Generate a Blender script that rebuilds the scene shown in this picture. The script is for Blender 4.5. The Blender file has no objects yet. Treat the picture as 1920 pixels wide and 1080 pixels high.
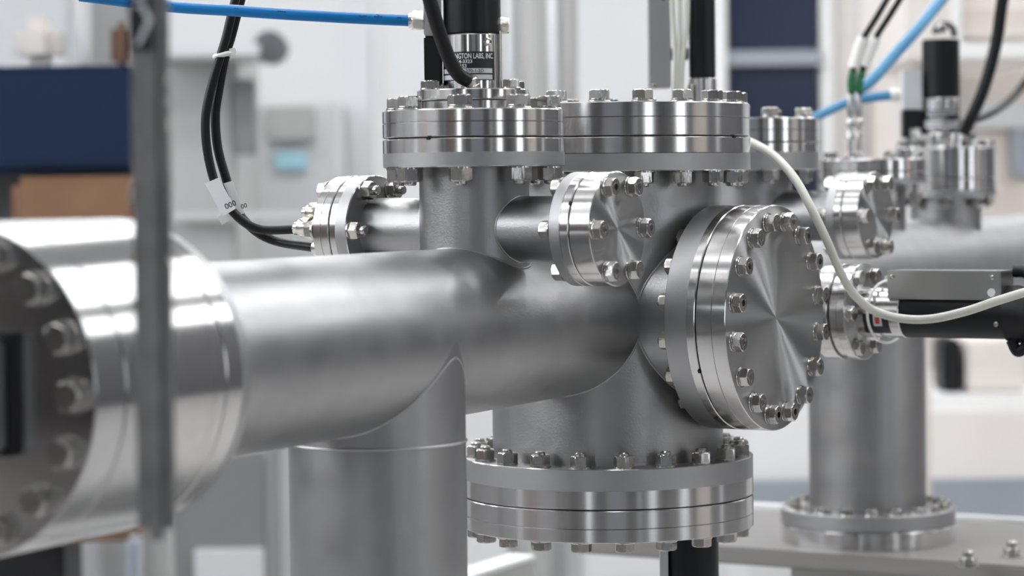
import bpy, bmesh, math, random
from mathutils import Vector, Matrix, Quaternion
random.seed(7)
SC = bpy.context.scene
COL = SC.collection
PI = math.pi
R_ = math.radians

# ------------------------------------------------------------------ camera
FPX = 4900.0                      # focal length in pixels of a 1920 wide frame
H = 1.35                          # camera height over the hall floor
PITCH, ROLL = math.atan((540-360)/FPX), R_(-0.7)
cam_d = bpy.data.cameras.new('camera'); cam = bpy.data.objects.new('camera', cam_d); COL.objects.link(cam)
cam_d.sensor_width = 36.0; cam_d.lens = FPX/1920*36.0
cam_d.clip_start = 0.05; cam_d.clip_end = 60
CROT = Matrix.Rotation(PI/2-PITCH, 3, 'X') @ Matrix.Rotation(ROLL, 3, 'Z')
cam.matrix_world = Matrix.Translation((0, 0, H)) @ CROT.to_4x4()
cam_d.dof.use_dof = True; cam_d.dof.focus_distance = 1.68; cam_d.dof.aperture_fstop = 8.0
SC.camera = cam

# ------------------------------------------------------------------ world, exposure
SC.view_settings.view_transform = 'Standard'; SC.view_settings.look = 'None'
SC.view_settings.gamma = 1.0; SC.view_settings.use_curve_mapping = False
SC.view_settings.exposure = 0.32
SC.cycles.use_denoising = True
SC.cycles.max_bounces = 8; SC.cycles.glossy_bounces = 5; SC.cycles.diffuse_bounces = 3
SC.cycles.sample_clamp_indirect = 6.0
w = bpy.data.worlds.new('hall_air'); SC.world = w; w.use_nodes = True
w.node_tree.nodes['Background'].inputs[0].default_value = (0.8, 0.88, 1, 1)
w.node_tree.nodes['Background'].inputs[1].default_value = 0.05
LAMP = 17.5                        # radiance of the ceiling strips
ADDED_GLOW = 3.2                      # radiance of the added, unseen windows

# ------------------------------------------------------------------ materials
def mat(name, col, rough=0.5, metal=0.0, aniso=0.0, radial=False, bump=0.0, bscale=200, var=0.0, vscale=20, spec=0.5,
        emit=0.0, trans=0.0, coat=0.0, rvar=0.0, stain=None):
    m = bpy.data.materials.new(name); m.use_nodes = True
    nt = m.node_tree; b = nt.nodes['Principled BSDF']
    b.inputs['Base Color'].default_value = (*col, 1); b.inputs['Roughness'].default_value = rough
    b.inputs['Metallic'].default_value = metal; b.inputs['Specular IOR Level'].default_value = spec
    b.inputs['Transmission Weight'].default_value = trans; b.inputs['Coat Weight'].default_value = coat
    if emit:
        b.inputs['Emission Color'].default_value = (*col, 1); b.inputs['Emission Strength'].default_value = emit
    if aniso:
        b.inputs['Anisotropic'].default_value = aniso
        b.inputs['Anisotropic Rotation'].default_value = 0.25
        t = nt.nodes.new('ShaderNodeTangent'); t.direction_type = 'RADIAL'; t.axis = 'Z'
        nt.links.new(t.outputs[0], b.inputs['Tangent'])
    if bump or var or rvar or stain:
        tc = nt.nodes.new('ShaderNodeTexCoord')
    if bump:
        n = nt.nodes.new('ShaderNodeTexNoise'); n.inputs['Scale'].default_value = bscale; n.inputs['Detail'].default_value = 3
        bp = nt.nodes.new('ShaderNodeBump'); bp.inputs['Strength'].default_value = bump; bp.inputs['Distance'].default_value = 0.001
        nt.links.new(tc.outputs['Object'], n.inputs['Vector']); nt.links.new(n.outputs[0], bp.inputs['Height'])
        nt.links.new(bp.outputs[0], b.inputs['Normal'])
    last = None
    if var:
        n = nt.nodes.new('ShaderNodeTexNoise'); n.inputs['Scale'].default_value = vscale; n.inputs['Detail'].default_value = 4
        r = nt.nodes.new('ShaderNodeMapRange'); r.inputs['From Min'].default_value = .3; r.inputs['From Max'].default_value = .7
        r.inputs['To Min'].default_value = 1-var; r.inputs['To Max'].default_value = 1+var
        mx = nt.nodes.new('ShaderNodeVectorMath'); mx.operation = 'SCALE'; mx.inputs[0].default_value = col
        nt.links.new(tc.outputs['Object'], n.inputs['Vector']); nt.links.new(n.outputs[0], r.inputs[0])
        nt.links.new(r.outputs[0], mx.inputs['Scale']); nt.links.new(mx.outputs[0], b.inputs['Base Color'])
        last = mx.outputs[0]
    if stain:
        n = nt.nodes.new('ShaderNodeTexNoise'); n.inputs['Scale'].default_value = stain[1]; n.inputs['Detail'].default_value = 5
        n.inputs['Distortion'].default_value = .6
        r = nt.nodes.new('ShaderNodeMapRange'); r.inputs['From Min'].default_value = .58; r.inputs['From Max'].default_value = .8
        r.inputs['To Max'].default_value = stain[2]
        mx = nt.nodes.new('ShaderNodeMix'); mx.data_type = 'RGBA'
        if last: nt.links.new(last, mx.inputs[6])
        else: mx.inputs[6].default_value = (*col, 1)
        mx.inputs[7].default_value = (*stain[0], 1)
        nt.links.new(tc.outputs['Object'], n.inputs['Vector']); nt.links.new(n.outputs[0], r.inputs[0])
        nt.links.new(r.outputs[0], mx.inputs[0]); nt.links.new(mx.outputs[2], b.inputs['Base Color'])
    if rvar:
        n = nt.nodes.new('ShaderNodeTexNoise'); n.inputs['Scale'].default_value = 35; n.inputs['Detail'].default_value = 5
        r = nt.nodes.new('ShaderNodeMapRange'); r.inputs['From Min'].default_value = .3; r.inputs['From Max'].default_value = .7
        r.inputs['To Min'].default_value = rough-rvar; r.inputs['To Max'].default_value = rough+rvar
        nt.links.new(tc.outputs['Object'], n.inputs['Vector']); nt.links.new(n.outputs[0], r.inputs[0])
        nt.links.new(r.outputs[0], b.inputs['Roughness'])
    return m

M = {}
M['tube'] = mat('bead_blasted_steel', (.35, .35, .352), .39, 1, bump=.12, bscale=900, var=.07, vscale=22, rvar=.05, stain=((.36, .31, .27), 14, .45))
M['satin'] = mat('blasted_flange_steel', (.385, .385, .387), .44, 1, bump=.08, bscale=1200, var=.03, vscale=30)
M['polish'] = mat('turned_steel', (.58, .57, .565), .20, 1, aniso=.8, var=.03, vscale=60)
M['face'] = mat('turned_steel_face', (.39, .39, .39), .37, 1, aniso=1.0)
M['bolt'] = mat('bolt_steel', (.50, .485, .46), .22, 1, bump=.05, bscale=600)
M['nickel'] = mat('nickel', (.72, .69, .63), .25, 1, bump=.05, bscale=700)
M['alu'] = mat('aluminium', (.62, .62, .62), .36, 1, bump=.04, bscale=500)
M['box_steel'] = mat('brushed_box_steel', (.40, .395, .39), .34, 1, bump=.04, bscale=500)
M['pale_hose'] = mat('pale_blue_hose', (.085, .27, .46), .3, spec=.3)
M['black_ano'] = mat('black_anodised', (.007, .008, .010), .36, 0, spec=.3)
M['black_plastic'] = mat('black_plastic', (.008, .008, .010), .5, spec=.3)
M['rubber'] = mat('black_cable_jacket', (.007, .007, .008), .42, spec=.3)
M['blue_hose'] = mat('blue_hose', (.004, .17, .46), .3, spec=.3)
M['white_cable'] = mat('white_cable', (.60, .60, .54), .42)
M['white_plastic'] = mat('white_plastic', (.78, .77, .74), .4)
M['white_label'] = mat('white_label', (.80, .81, .82), .5)
M['ink'] = mat('ink', (.02, .02, .025), .6)
M['label_black'] = mat('label_black', (.012, .012, .016), .4)
M['label_text'] = mat('label_text', (.80, .81, .83), .5)
M['label_plate'] = mat('label_plate', (.62, .64, .67), .45)
M['gap'] = mat('copper_gasket', (.10, .07, .05), .5, .6)
M['dark'] = mat('dark_slot', (.01, .01, .01), .8)
M['green'] = mat('green_sleeve', (.012, .14, .05), .4)
M['red'] = mat('red_mark', (.5, .05, .05), .5)
M['post'] = mat('dark_frame_metal', (.26, .255, .25), .36, .8, var=.18, vscale=60, bump=.2, bscale=150)
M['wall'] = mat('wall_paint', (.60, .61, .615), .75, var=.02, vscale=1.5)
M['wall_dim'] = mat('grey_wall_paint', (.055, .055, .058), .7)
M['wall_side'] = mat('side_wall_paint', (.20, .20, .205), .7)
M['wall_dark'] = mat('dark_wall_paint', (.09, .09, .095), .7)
M['ceil'] = mat('ceiling_paint', (.66, .67, .68), .8)
M['floor'] = mat('floor_resin', (.44, .43, .42), .4, var=.05, vscale=2)
M['grey_paint'] = mat('grey_paint', (.42, .42, .41), .55)
M['grey_dark'] = mat('mid_dark_grey_paint', (.2, .2, .2), .55)
M['lgrey_paint'] = mat('light_grey_paint', (.58, .59, .60), .5)
M['white_paint'] = mat('white_paint', (.80, .80, .79), .5)
M['beige'] = mat('beige_paint', (.62, .56, .51), .55)
M['cream'] = mat('cream_paint', (.80, .76, .72), .55)
M['beige2'] = mat('pale_beige_paint', (.74, .69, .65), .55)
M['navy_glass'] = mat('dark_glass', (.022, .030, .055), .25, spec=.35)
M['blue_yoke'] = mat('blue_yoke', (.001, .014, .052), .6, spec=.3)
M['copper'] = mat('brown_coil', (.25, .135, .072), .5, .0, var=.1, vscale=8)
M['cyan'] = mat('cyan_sticker', (.35, .62, .70), .6)
M['plate_grey'] = mat('warm_grey_plate', (.22, .21, .20), .45)
M['dgrey'] = mat('dark_grey_paint', (.10, .105, .11), .5)
M['bluegrey'] = mat('blue_grey_paint', (.30, .33, .37), .5)
M['lamp'] = mat('lamp_glow', (.97, .98, 1), .5, emit=LAMP)
M['added_daylight'] = mat('added_window_glow', (.90, .95, 1), .5, emit=ADDED_GLOW)  # glow of the windows added out of view
M['wood'] = mat('brown_door', (.16, .085, .05), .5)
M['added_skylight'] = mat('added_clerestory', (.93, .96, 1), .5, emit=ADDED_GLOW*1.3)  # added out of view to light the steel from upper left
# clear acrylic: straight-through pane with a Fresnel reflection
def acrylic():
    m = bpy.data.materials.new('clear_acrylic'); m.use_nodes = True; nt = m.node_tree; nt.nodes.clear()
    o = nt.nodes.new('ShaderNodeOutputMaterial'); mx = nt.nodes.new('ShaderNodeMixShader')
    t = nt.nodes.new('ShaderNodeBsdfTransparent'); t.inputs[0].default_value = (.95, .955, .96, 1)
    g = nt.nodes.new('ShaderNodeBsdfGlossy'); g.inputs[1].default_value = .04
    f = nt.nodes.new('ShaderNodeFresnel'); f.inputs[0].default_value = 1.45
    nt.links.new(f.outputs[0], mx.inputs[0]); nt.links.new(t.outputs[0], mx.inputs[1]); nt.links.new(g.outputs[0], mx.inputs[2])
    nt.links.new(mx.outputs[0], o.inputs[0]); return m
M['acrylic'] = acrylic()

# ------------------------------------------------------------------ helpers
def P(px, py, Y):
    """world point at depth Y that the photograph shows at pixel px, py"""
    d = CROT @ Vector(((px-960)/FPX, (540-py)/FPX, -1))
    return Vector((0, 0, H)) + d*(Y/d.y)
def Zp(px, py, Y): return P(px, py, Y).z
def frame(o, d):
    """matrix with local Z along d; local Y up for a level d"""
    z = Vector(d).normalized()
    if abs(z.z) > .9: x = Vector((1, 0, 0)); y = z.cross(x)
    else: y = Vector((0, 0, 1)); x = y.cross(z).normalized(); y = z.cross(x)
    m = Matrix((x, y, z)).transposed().to_4x4(); m.translation = Vector(o); return m
def empty(name, mtx, label=None, cat=None, group=None):
    o = bpy.data.objects.new(name, None); COL.objects.link(o); o.empty_display_size = .02
    o.matrix_world = mtx if isinstance(mtx, Matrix) else Matrix.Translation(mtx)
    tag(o, label, cat, group); return o
def tag(o, label=None, cat=None, group=None, kind=None):
    for k, v in (('label', label), ('category', cat), ('group', group), ('kind', kind)):
        if v: o[k] = v
    return o
def finish(me, mats, angle=35):
    for m in mats: me.materials.append(M[m])
    me.polygons.foreach_set('use_smooth', [True]*len(me.polygons))
    me.set_sharp_from_angle(angle=R_(angle)); me.update()
def mesh(name, bm, mats, angle=35):
    bmesh.ops.recalc_face_normals(bm, faces=bm.faces)
    me = bpy.data.meshes.new(name); bm.to_mesh(me); bm.free()
    finish(me, [mats] if isinstance(mats, str) else mats, angle); return me
def obj(name, data, parent=None, mtx=None, mats=None, label=None):
    """links a bmesh or a mesh as one object; mtx is local to its parent"""
    if isinstance(data, bmesh.types.BMesh): data = mesh(name, data, mats)
    o = bpy.data.objects.new(name, data); COL.objects.link(o)
    if parent: o.parent = parent
    if mtx is not None:
        if parent: o.matrix_local = mtx
        else: o.matrix_world = mtx
    if label: o['label'] = label
    return o
T = lambda x, y, z: Matrix.Translation((x, y, z))

def lathe(bm, prof, seg=96, closed=False):
    """revolve [(r, z, mat)] about Z; mat is that of the strip to the NEXT point"""
    rings = []
    for p in prof:
        r, z = p[0], p[1]
        if r < 1e-7: rings.append([bm.verts.new((0, 0, z))])
        else: rings.append([bm.verts.new((r*math.cos(2*PI*i/seg), r*math.sin(2*PI*i/seg), z)) for i in range(seg)])
    n = len(prof)
    for k in range(n if closed else n-1):
        a, b = rings[k], rings[(k+1) % n]; mi = prof[k][2] if len(prof[k]) > 2 else 0
        if len(a) == 1 and len(b) == 1: continue
        for i in range(seg):
            j = (i+1) % seg
            if len(a) == 1: f = bm.faces.new((a[0], b[i], b[j]))
            elif len(b) == 1: f = bm.faces.new((a[i], b[0], a[j]))
            else: f = bm.faces.new((a[i], b[i], b[j], a[j]))
            f.material_index = mi
    return bm
def cyl(r, z0, z1, seg=64, bev=.0006):
    bm = bmesh.new(); b = min(bev, r*.3, abs(z1-z0)*.3)
    return lathe(bm, [(0, z0), (r-b, z0), (r, z0+b), (r, z1-b), (r-b, z1), (0, z1)], seg)
def pipe(r, z0, z1, wall=.002, seg=128):
    return lathe(bmesh.new(), [(r, z0), (r, z1), (r-wall, z1), (r-wall, z0)], seg, closed=True)
def box_bm(sx, sy, sz, bev=.001, at=(0, 0, 0)):
    bm = bmesh.new(); bmesh.ops.create_cube(bm, size=1, matrix=Matrix.Translation(at) @ Matrix.Diagonal((sx, sy, sz, 1)))
    if bev: bmesh.ops.bevel(bm, geom=list(bm.edges), offset=min(bev, min(sx, sy, sz)*.4), segments=2, affect='EDGES')
    return bm
def add_box(bm, sx, sy, sz, at): bmesh.ops.create_cube(bm, size=1, matrix=Matrix.Translation(at) @ Matrix.Diagonal((sx, sy, sz, 1)))
def hexhead(bm, af, z0, z1, chamfer_top=True, hole=0):
    """hexagon head or nut with rounded-off corners, across-flats af"""
    Rc = af/math.sqrt(3); h = z1-z0; s = 48
    def ring(z, lim):
        out = []
        for i in range(s):
            a = 2*PI*i/s; k = ((a + PI/6) % (PI/3)) - PI/6
            r = (af/2)/math.cos(((a) % (PI/3)) - PI/6)
            r = min(r, lim); out.append(bm.verts.new((r*math.cos(a), r*math.sin(a), z)))
        return out
    sg = 1 if h > 0 else -1
    rs = [ring(z0, Rc), ring(z1-.16*h, Rc), ring(z1-.07*h, af*.535), ring(z1, af*.485)]
    for a, b in zip(rs, rs[1:]):
        for i in range(s): bm.faces.new((a[i], a[(i+1) % s], b[(i+1) % s], b[i]))
    bm.faces.new(rs[0]); bm.faces.new(rs[-1])
    return bm
def catmull(pts, n=14):
    pts = [Vector(p) for p in pts]; out = []
    ext = [pts[0]*2-pts[1]] + pts + [pts[-1]*2-pts[-2]]
    for i in range(1, len(ext)-2):
        p0, p1, p2, p3 = ext[i-1:i+3]
        for k in range(n):
            t = k/n
            out.append(.5*((2*p1)+(p2-p0)*t+(2*p0-5*p1+4*p2-p3)*t*t+(3*p1-p0-3*p2+p3)*t**3))
    out.append(pts[-1]); return out
def sweep(bm, pts, r, seg=16, rfun=None, closed=False, cap=True):
    n = len(pts); rings = []; up = None
    for i, p in enumerate(pts):
        if closed: t = (pts[(i+1) % n]-pts[i-1]).normalized()
        else: t = (pts[min(i+1, n-1)]-pts[max(i-1, 0)]).normalized()
        if up is None:
            up = Vector((0, 0, 1)) if abs(t.z) < .9 else Vector((0, 1, 0))
        up = (up - t*up.dot(t)).normalized(); s = t.cross(up)
        rr = rfun(i/(n-1)) if rfun else r
        rings.append([bm.verts.new(p + (up*math.cos(2*PI*k/seg)+s*math.sin(2*PI*k/seg))*rr) for k in range(seg)])
    for i in range(n if closed else n-1):
        a, b = rings[i], rings[(i+1) % n]
        for k in range(seg): bm.faces.new((a[k], a[(k+1) % seg], b[(k+1) % seg], b[k]))
    if cap and not closed: bm.faces.new(rings[0][::-1]); bm.faces.new(rings[-1])
    return bm
def cable(name, pts, r, m, label, cat, group=None, seg=16, n=12):
    """a cable swept along world points; the object sits on its first point"""
    o0 = Vector(pts[0]); bm = sweep(bmesh.new(), catmull([Vector(p)-o0 for p in pts], n), r, seg)
    o = obj(name, bm, None, Matrix.Translation(o0), m); return tag(o, label, cat, group)
def text_mesh(body, size, depth=.0001, bend=None):
    cu = bpy.data.curves.new('text', 'FONT'); cu.body = body; cu.size = size; cu.extrude = depth; cu.resolution_u = 3
    cu.align_x = 'LEFT'; cu.offset = size*.012
    t = bpy.data.objects.new('text', cu); COL.objects.link(t)
    me = bpy.data.meshes.new_from_object(t.evaluated_get(bpy.context.evaluated_depsgraph_get()))
    bpy.data.objects.remove(t); bpy.data.curves.remove(cu); return me

# ---- bolts: origin on the surface under the head, Z out of the surface
BOLTS = {}
def bolt_set(af, grip, tip=.0012, washers=2, dz=0.0):
    key = (af, grip, tip, washers)
    if key in BOLTS: return BOLTS[key]
    d = af*.58; wt = .0011
    wb = lathe(bmesh.new(), [(d*.5, 0), (af*.60, 0), (af*.62, wt*.4), (af*.60, wt), (d*.5, wt)], 32, closed=True) if True else None
    if washers > 1:
        lathe(wb, [(d*.5, wt*1.1), (af*.555, wt*1.1), (af*.565, wt*1.6), (af*.555, wt*2.1), (d*.5, wt*2.1)], 32, closed=True)
    wh = wt*(2.1 if washers > 1 else 1)
    hb = bmesh.new(); hexhead(hb, af, wh, wh+af*.47)
    lathe(hb, [(0, wh+af*.47), (af*.20, wh+af*.47), (af*.20, wh+af*.485), (af*.24, wh+af*.485), (af*.24, wh+af*.46)], 24)
    for a in range(3):
        add_box(hb, af*.05, af*.14, af*.04, (af*.33*math.cos(a*2.1), af*.33*math.sin(a*2.1), wh+af*.47))
    lathe(hb, [(0, wh), (d*.5, wh), (d*.5, -grip-af*.70-tip), (d*.4, -grip-af*.70-tip-.0008), (0, -grip-af*.70-tip-.0008)], 24)
    nb = bmesh.new()
    lathe(nb, [(d*.5, -grip), (af*.6, -grip), (af*.6, -grip-wt), (d*.5, -grip-wt)], 32, closed=True)
    hexhead(nb, af, -grip-wt, -grip-wt-af*.60)
    BOLTS[key] = (mesh('bolt', hb, 'bolt', 25), mesh('washer', wb, 'bolt', 30), mesh('nut', nb, 'bolt', 25))
    return BOLTS[key]
def bolt_circle(parent, n, rc, phase, z, af, grip, nut=True, washers=2, twist=None, skip=(), tip=.0012):
    """n bolts about the parent's Z on a circle of radius rc; angle measured from local X"""
    b, wsh, nt = bolt_set(af, grip, tip, washers)
    for k in range(n):
        if k in skip: continue
        a = R_(phase)+2*PI*k/n
        o = obj('bolt', b, parent, T(rc*math.cos(a), rc*math.sin(a), z) @ Matrix.Rotation(random.uniform(0, PI/3) if twist is None else twist, 4, 'Z'))
        obj('washer', wsh, o)
        if nut: obj('nut', nt, o, Matrix.Rotation(random.uniform(-.5, .5), 4, 'Z'))
# ---- flange discs.  z0 = lower face, z1 = upper face of a disc about Z
def disc(R, z0, z1, hole=0.0, bands=None, grooves=(), top='face', bottom='face', seg=192):
    """bands [(z, material-up-to-next)] on the rim; grooves = rim heights; materials 0 polish 1 satin 2 face"""
    ids = {'polish': 0, 'satin': 1, 'face': 2, 'dark': 3}
    bands = bands or [(z0, 'polish')]
    c = .0005; pts = []
    zs = sorted({z0+c, z1-c} | {b[0] for b in bands if z0+c < b[0] < z1-c} | {g for g in grooves})
    def band(z):
        m = bands[0][1]
        for b in bands:
            if z >= b[0]-1e-9: m = b[1]
        return ids[m]
    tb, bb = ids[top], ids[bottom]
    pts.append((hole, z0, bb)); pts.append((R-c, z0, 0))
    for z in zs:
        if z in grooves:
            g = .00035
            pts += [(R, z-g, band(z)), (R-.0007, z, band(z)), (R, z+g, band(z+g))]
        else: pts.append((R, z, band(z)))
    pts.append((R-c, z1, tb)); pts.append((hole, z1, 0))
    bm = bmesh.new()
    if hole: lathe(bm, pts, seg, closed=True)
    else: lathe(bm, pts, seg)
    return mesh('disc', bm, ['polish', 'satin', 'face', 'dark'], 25)
def gasket(R, z0, z1): return mesh('gasket', cyl(R, z0, z1, 96, 0), 'gap')
def leak_slot(parent, R, z, ang):
    a = R_(ang); return obj('leak_check_slot', box_bm(.0016, .0022, .0018, 0), parent, T(R*math.cos(a), R*math.sin(a), z) @ Matrix.Rotation(a, 4, 'Z'), 'dark')
def weld(bm, c, r, rw, nseg=96, rfun=None):
    pts = [Vector((c[0]+r*math.cos(2*PI*i/nseg), c[1]+r*math.sin(2*PI*i/nseg), c[2])) for i in range(nseg)]
    return sweep(bm, pts, rw, 8, closed=True)
def saddle(Rbig, rsmall, axis_big, axis_small, rw, n=120):
    """closed weld curve where a tube of radius rsmall leaves a tube of radius Rbig (axes cross at the origin)"""
    B = Vector(axis_big).normalized(); S = Vector(axis_small).normalized(); N = B.cross(S).normalized()
    S = N.cross(B).normalized()
    pts = []
    for i in range(n):
        a = 2*PI*i/n; u, v = rsmall*math.cos(a), rsmall*math.sin(a)
        h = math.sqrt(max(Rbig*Rbig - v*v, 1e-9)); pts.append(B*u + N*v + S*h)
    return sweep(bmesh.new(), pts, rw, 8, closed=True)

# ------------------------------------------------------------------ the hall
def struct(name, bm, m, mtx=None):
    o = obj(name, bm, None, mtx or Matrix(), m); o['kind'] = 'structure'; return o
X0, X1, Y0, Y1, ZC = -5.5, 6.5, -5.0, 9.0, 4.0
struct('floor', box_bm(X1-X0+.4, Y1-Y0+.4, .2, 0, ((X0+X1)/2, (Y0+Y1)/2, -.1)), 'floor')
struct('ceiling', box_bm(X1-X0+.4, Y1-Y0+.4, .2, 0, ((X0+X1)/2, (Y0+Y1)/2, ZC+.1)), 'ceil')
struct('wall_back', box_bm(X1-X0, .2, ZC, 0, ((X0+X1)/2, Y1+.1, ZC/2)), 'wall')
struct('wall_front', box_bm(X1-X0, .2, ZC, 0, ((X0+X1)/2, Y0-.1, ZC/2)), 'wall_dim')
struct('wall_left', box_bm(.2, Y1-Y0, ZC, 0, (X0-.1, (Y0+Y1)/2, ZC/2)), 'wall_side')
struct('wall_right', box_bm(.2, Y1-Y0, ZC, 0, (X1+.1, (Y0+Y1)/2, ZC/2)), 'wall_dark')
# windows, doors and pillars added out of view for the steel to reflect
struct('added_window_1', box_bm(.5, .04, 2.2, 0, (-2.05, Y0+.02, 1.9)), 'added_daylight')
struct('added_window_2', box_bm(.9, .04, 2.0, 0, (4.4, Y0+.02, 1.9)), 'added_daylight')
struct('added_window_3', box_bm(.04, 8.0, 1.4, 0, (X0+.02, .2, 3.25)), 'added_skylight')  # added high strip, brightens surfaces turned up and left
struct('added_window_4', box_bm(.04, 1.0, 2.0, 0, (X1-.02, -2.0, 1.9)), 'added_daylight')
struct('added_door_1', box_bm(1.3, .06, 2.3, 0, (-3.4, Y0+.03, 1.15)), 'wood')
struct('added_door_2', box_bm(1.8, .06, 2.6, 0, (.6, Y0+.03, 1.3)), 'bluegrey')
struct('added_door_3', box_bm(.06, 1.6, 2.4, 0, (X1-.03, .4, 1.2)), 'beige')
struct('added_door_4', box_bm(.06, 1.2, 2.3, 0, (X0+.03, -1.0, 1.15)), 'wood')  # brown panel added for its reflection in the left flange
for i, (x, y, m) in enumerate(((2.7, Y0+.2, 'lgrey_paint'), (-4.6, Y0+.2, 'bluegrey'), (X0+.2, 2.4, 'dgrey'), (X0+.2, .4, 'lgrey_paint'), (X1-.2, 2.6, 'lgrey_paint'))):
    struct('added_pillar_%d' % (i+1), box_bm(.4, .4, ZC if i != 2 and i != 3 else 2.3, .01, (x, y, ZC/2 if i != 2 and i != 3 else 1.15)), m)  # unseen pillars, added to vary the tones in the reflections
# strip lights under the ceiling
for y in (1.0, 2.6, 4.2, 5.8, 7.4):
    for x in (-3.6, -.6, 2.4, 5.2):
        r = empty('ceiling_light', (x, y, ZC-.06), 'long strip light fixed under the hall ceiling, above the picture', 'light', 'strip lights of the hall ceiling')
        obj('housing', box_bm(2.0, .30, .06, .004, (0, 0, .03)), r, None, 'white_paint')
        obj('diffuser', box_bm(1.92, .24, .01, 0, (0, 0, -.005)), r, None, 'lamp')

# ------------------------------------------------------------------ axes of the machine
AA, BB = R_(31.5), R_(64.5)
DA = Vector((math.cos(AA), -math.sin(AA), 0))        # side ports: right and towards the camera
DB = Vector((-math.cos(BB), -math.sin(BB), 0))       # beam pipe: left and towards the camera
UP = Vector((0, 0, 1))
RM, RP, RN, RS = .0806, .0515, .0344, .0204          # radii of vessel, beam pipe, neck, small ports
MY = 1.826; MX = P(1137, 590, MY).x
NY = 1.637; NX = P(888, 260, NY).x
ZB = Zp(698, 640, 1.517)                             # height of the beam pipe axis
VM = Vector((MX, MY, ZB)); VN = Vector((NX, NY, ZB))
dirB = (Vector((NX, NY, 0))-Vector((MX, MY, 0))).normalized()
DB = dirB
zm = lambda y: Zp(1137, y, MY)
zn = lambda y: Zp(888, y, NY)

# ---- the welded chamber
ch = empty('vacuum_chamber', (MX, MY, zm(852)), 'matte grey welded steel chamber with fat horizontal pipe and upright vessel in the middle', 'vacuum chamber')
IV = ch.matrix_world.inverted()
def part(name, bm, m, mtx, parent=ch, label=None):
    if isinstance(bm, bmesh.types.BMesh): bm = mesh(name, bm, m)
    return obj(name, bm, parent, parent.matrix_world.inverted() @ mtx, None, label)
zt, zb = zm(323), zm(852)
part('vessel_body', pipe(RM, zb, zt), 'tube', T(MX, MY, 0))
# beam pipe from the vessel out to the left flange
tb = .342                                             # branch, measured from the vessel axis
part('beam_pipe', pipe(RP, .02, .614), 'tube', frame(VM, DB))
br = VM + DB*tb
part('down_pipe', pipe(RP*1.003, -.60, 0), 'tube', T(*br))
neck_b = ZB
part('neck', pipe(RN, ZB+.02, zn(313)), 'tube', T(NX, NY, 0))
ZS = Zp(1161.8, 429, 1.583)                           # height of the small side ports
ps = Vector((NX, NY, ZS))
part('side_tube', pipe(RS, .0, .078), 'tube', frame(ps, DA))
part('side_tube', pipe(RS, .0, .078), 'tube', frame(ps, -DA))
ZL = Zp(1468, 595.8, 1.757)
pl = Vector((MX, MY, ZL))
part('port_tube', pipe(.0585, .0, .090), 'tube', frame(pl, DA))
# weld beads
part('weld_bead', saddle(RP, RP*.985, DB, -UP, .0012), 'satin', T(*br))
part('weld_bead', weld(bmesh.new(), (0, 0, 0), RP*1.004, .0009), 'satin', T(br.x, br.y, Zp(698, 842, 1.47)))
part('weld_bead', saddle(RM, RP, UP, DB, .0009), 'satin', T(*VM))
part('weld_bead', saddle(RP, RN, DB, UP, .0009), 'satin', T(*VN))
part('weld_bead', saddle(RN, RS, UP, DA, .0006), 'satin', T(*ps))
part('weld_bead', saddle(RN, RS, UP, -DA, .0006), 'satin', T(*ps))
part('weld_bead', saddle(RM, .0585, UP, DA, .0008), 'satin', T(*pl))
# fixed flanges of the chamber (local Z points out of the vessel)
R8, R6, R45, R2 = .1013, .0760, .0568, .0349
def fixed(t, hole, R, mtx, bands, grooves=(), g=.0009, parent=ch):
    o = part('welded_flange', disc(R, 0, t, hole, bands, grooves, 'face', 'satin'), None, mtx, parent)
    obj('gasket', gasket(R-.0035, t-.0005, t+g), o)
    return o
t8 = zt - zm(323)
tT = zm(261.8)-zm(323)
fixed(tT, RM-.003, R8, T(MX, MY, zm(323)), [(0, 'satin'), (zm(291)-zm(323), 'polish')], (zm(291)-zm(323),))
tB = zm(852)-zm(923.4)
fixed(tB, RM-.003, R8, frame((MX, MY, zm(852)), -UP), [(0, 'satin'), (zm(852)-zm(891), 'polish')], ())
tN = zn(261)-zn(313.5)
fixed(tN, RN-.003, R45, T(NX, NY, zn(313.5)), [(0, 'satin'), (zn(287)-zn(313.5), 'polish')])
# small right port: flange rear at .075
SR0, SRg, SR1 = .0740, .0877, .1025
fixed(SRg-SR0, RS-.003, R2, frame(ps+DA*SR0, DA), [(0, 'satin'), (.0078, 'polish')], (.0078,))
SL0, SLg, SL1 = .0740, .0872, .1000
fixed(SLg-SL0, RS-.003, R2, frame(ps-DA*SL0, -DA), [(0, 'satin'), (.0085, 'polish')])
BR0, BRg, BR1 = .0860, .1085, .1310
fixed(BRg-BR0, .0555, R6, frame(pl+DA*BR0, DA), [(0, 'satin'), (.0165, 'polish')])
LF0, LF1 = .610, .740
fixed(.022, RP-.003, R6, frame(VM+DB*LF0, DB), [(0, 'satin'), (.008, 'polish')])
fl = obj('foot_flange', disc(R6, 0, .02, 0, None, (), 'satin'), ch, IV @ T(br.x, br.y, br.z-.60), None)

# ---- bolted blank flanges
def lid(name, mtx, R, t, label, cat, bands=None, grooves=(), top='face', bottom='face', hole=0.0, group=None):
    e = empty(name, mtx, label, cat, group)
    obj('disc', disc(R, 0, t, hole, bands, grooves, top, bottom), e)
    return e
G = .0009
# top of the vessel
e = lid('blank_flange', T(MX, MY, zm(261.8)+G), R8, zm(199.5)-zm(261.8)-G, 'wide bolted steel lid closing the top of the upright vessel', 'flange', None, (zm(228.7)-zm(261.8),))
tl = zm(199.5)-zm(261.8)-G
bolt_circle(e, 20, .0925, -95+1, tl, .0125, tl+tT+G)
leak_slot(e, R8, -.001, -32)
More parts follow.
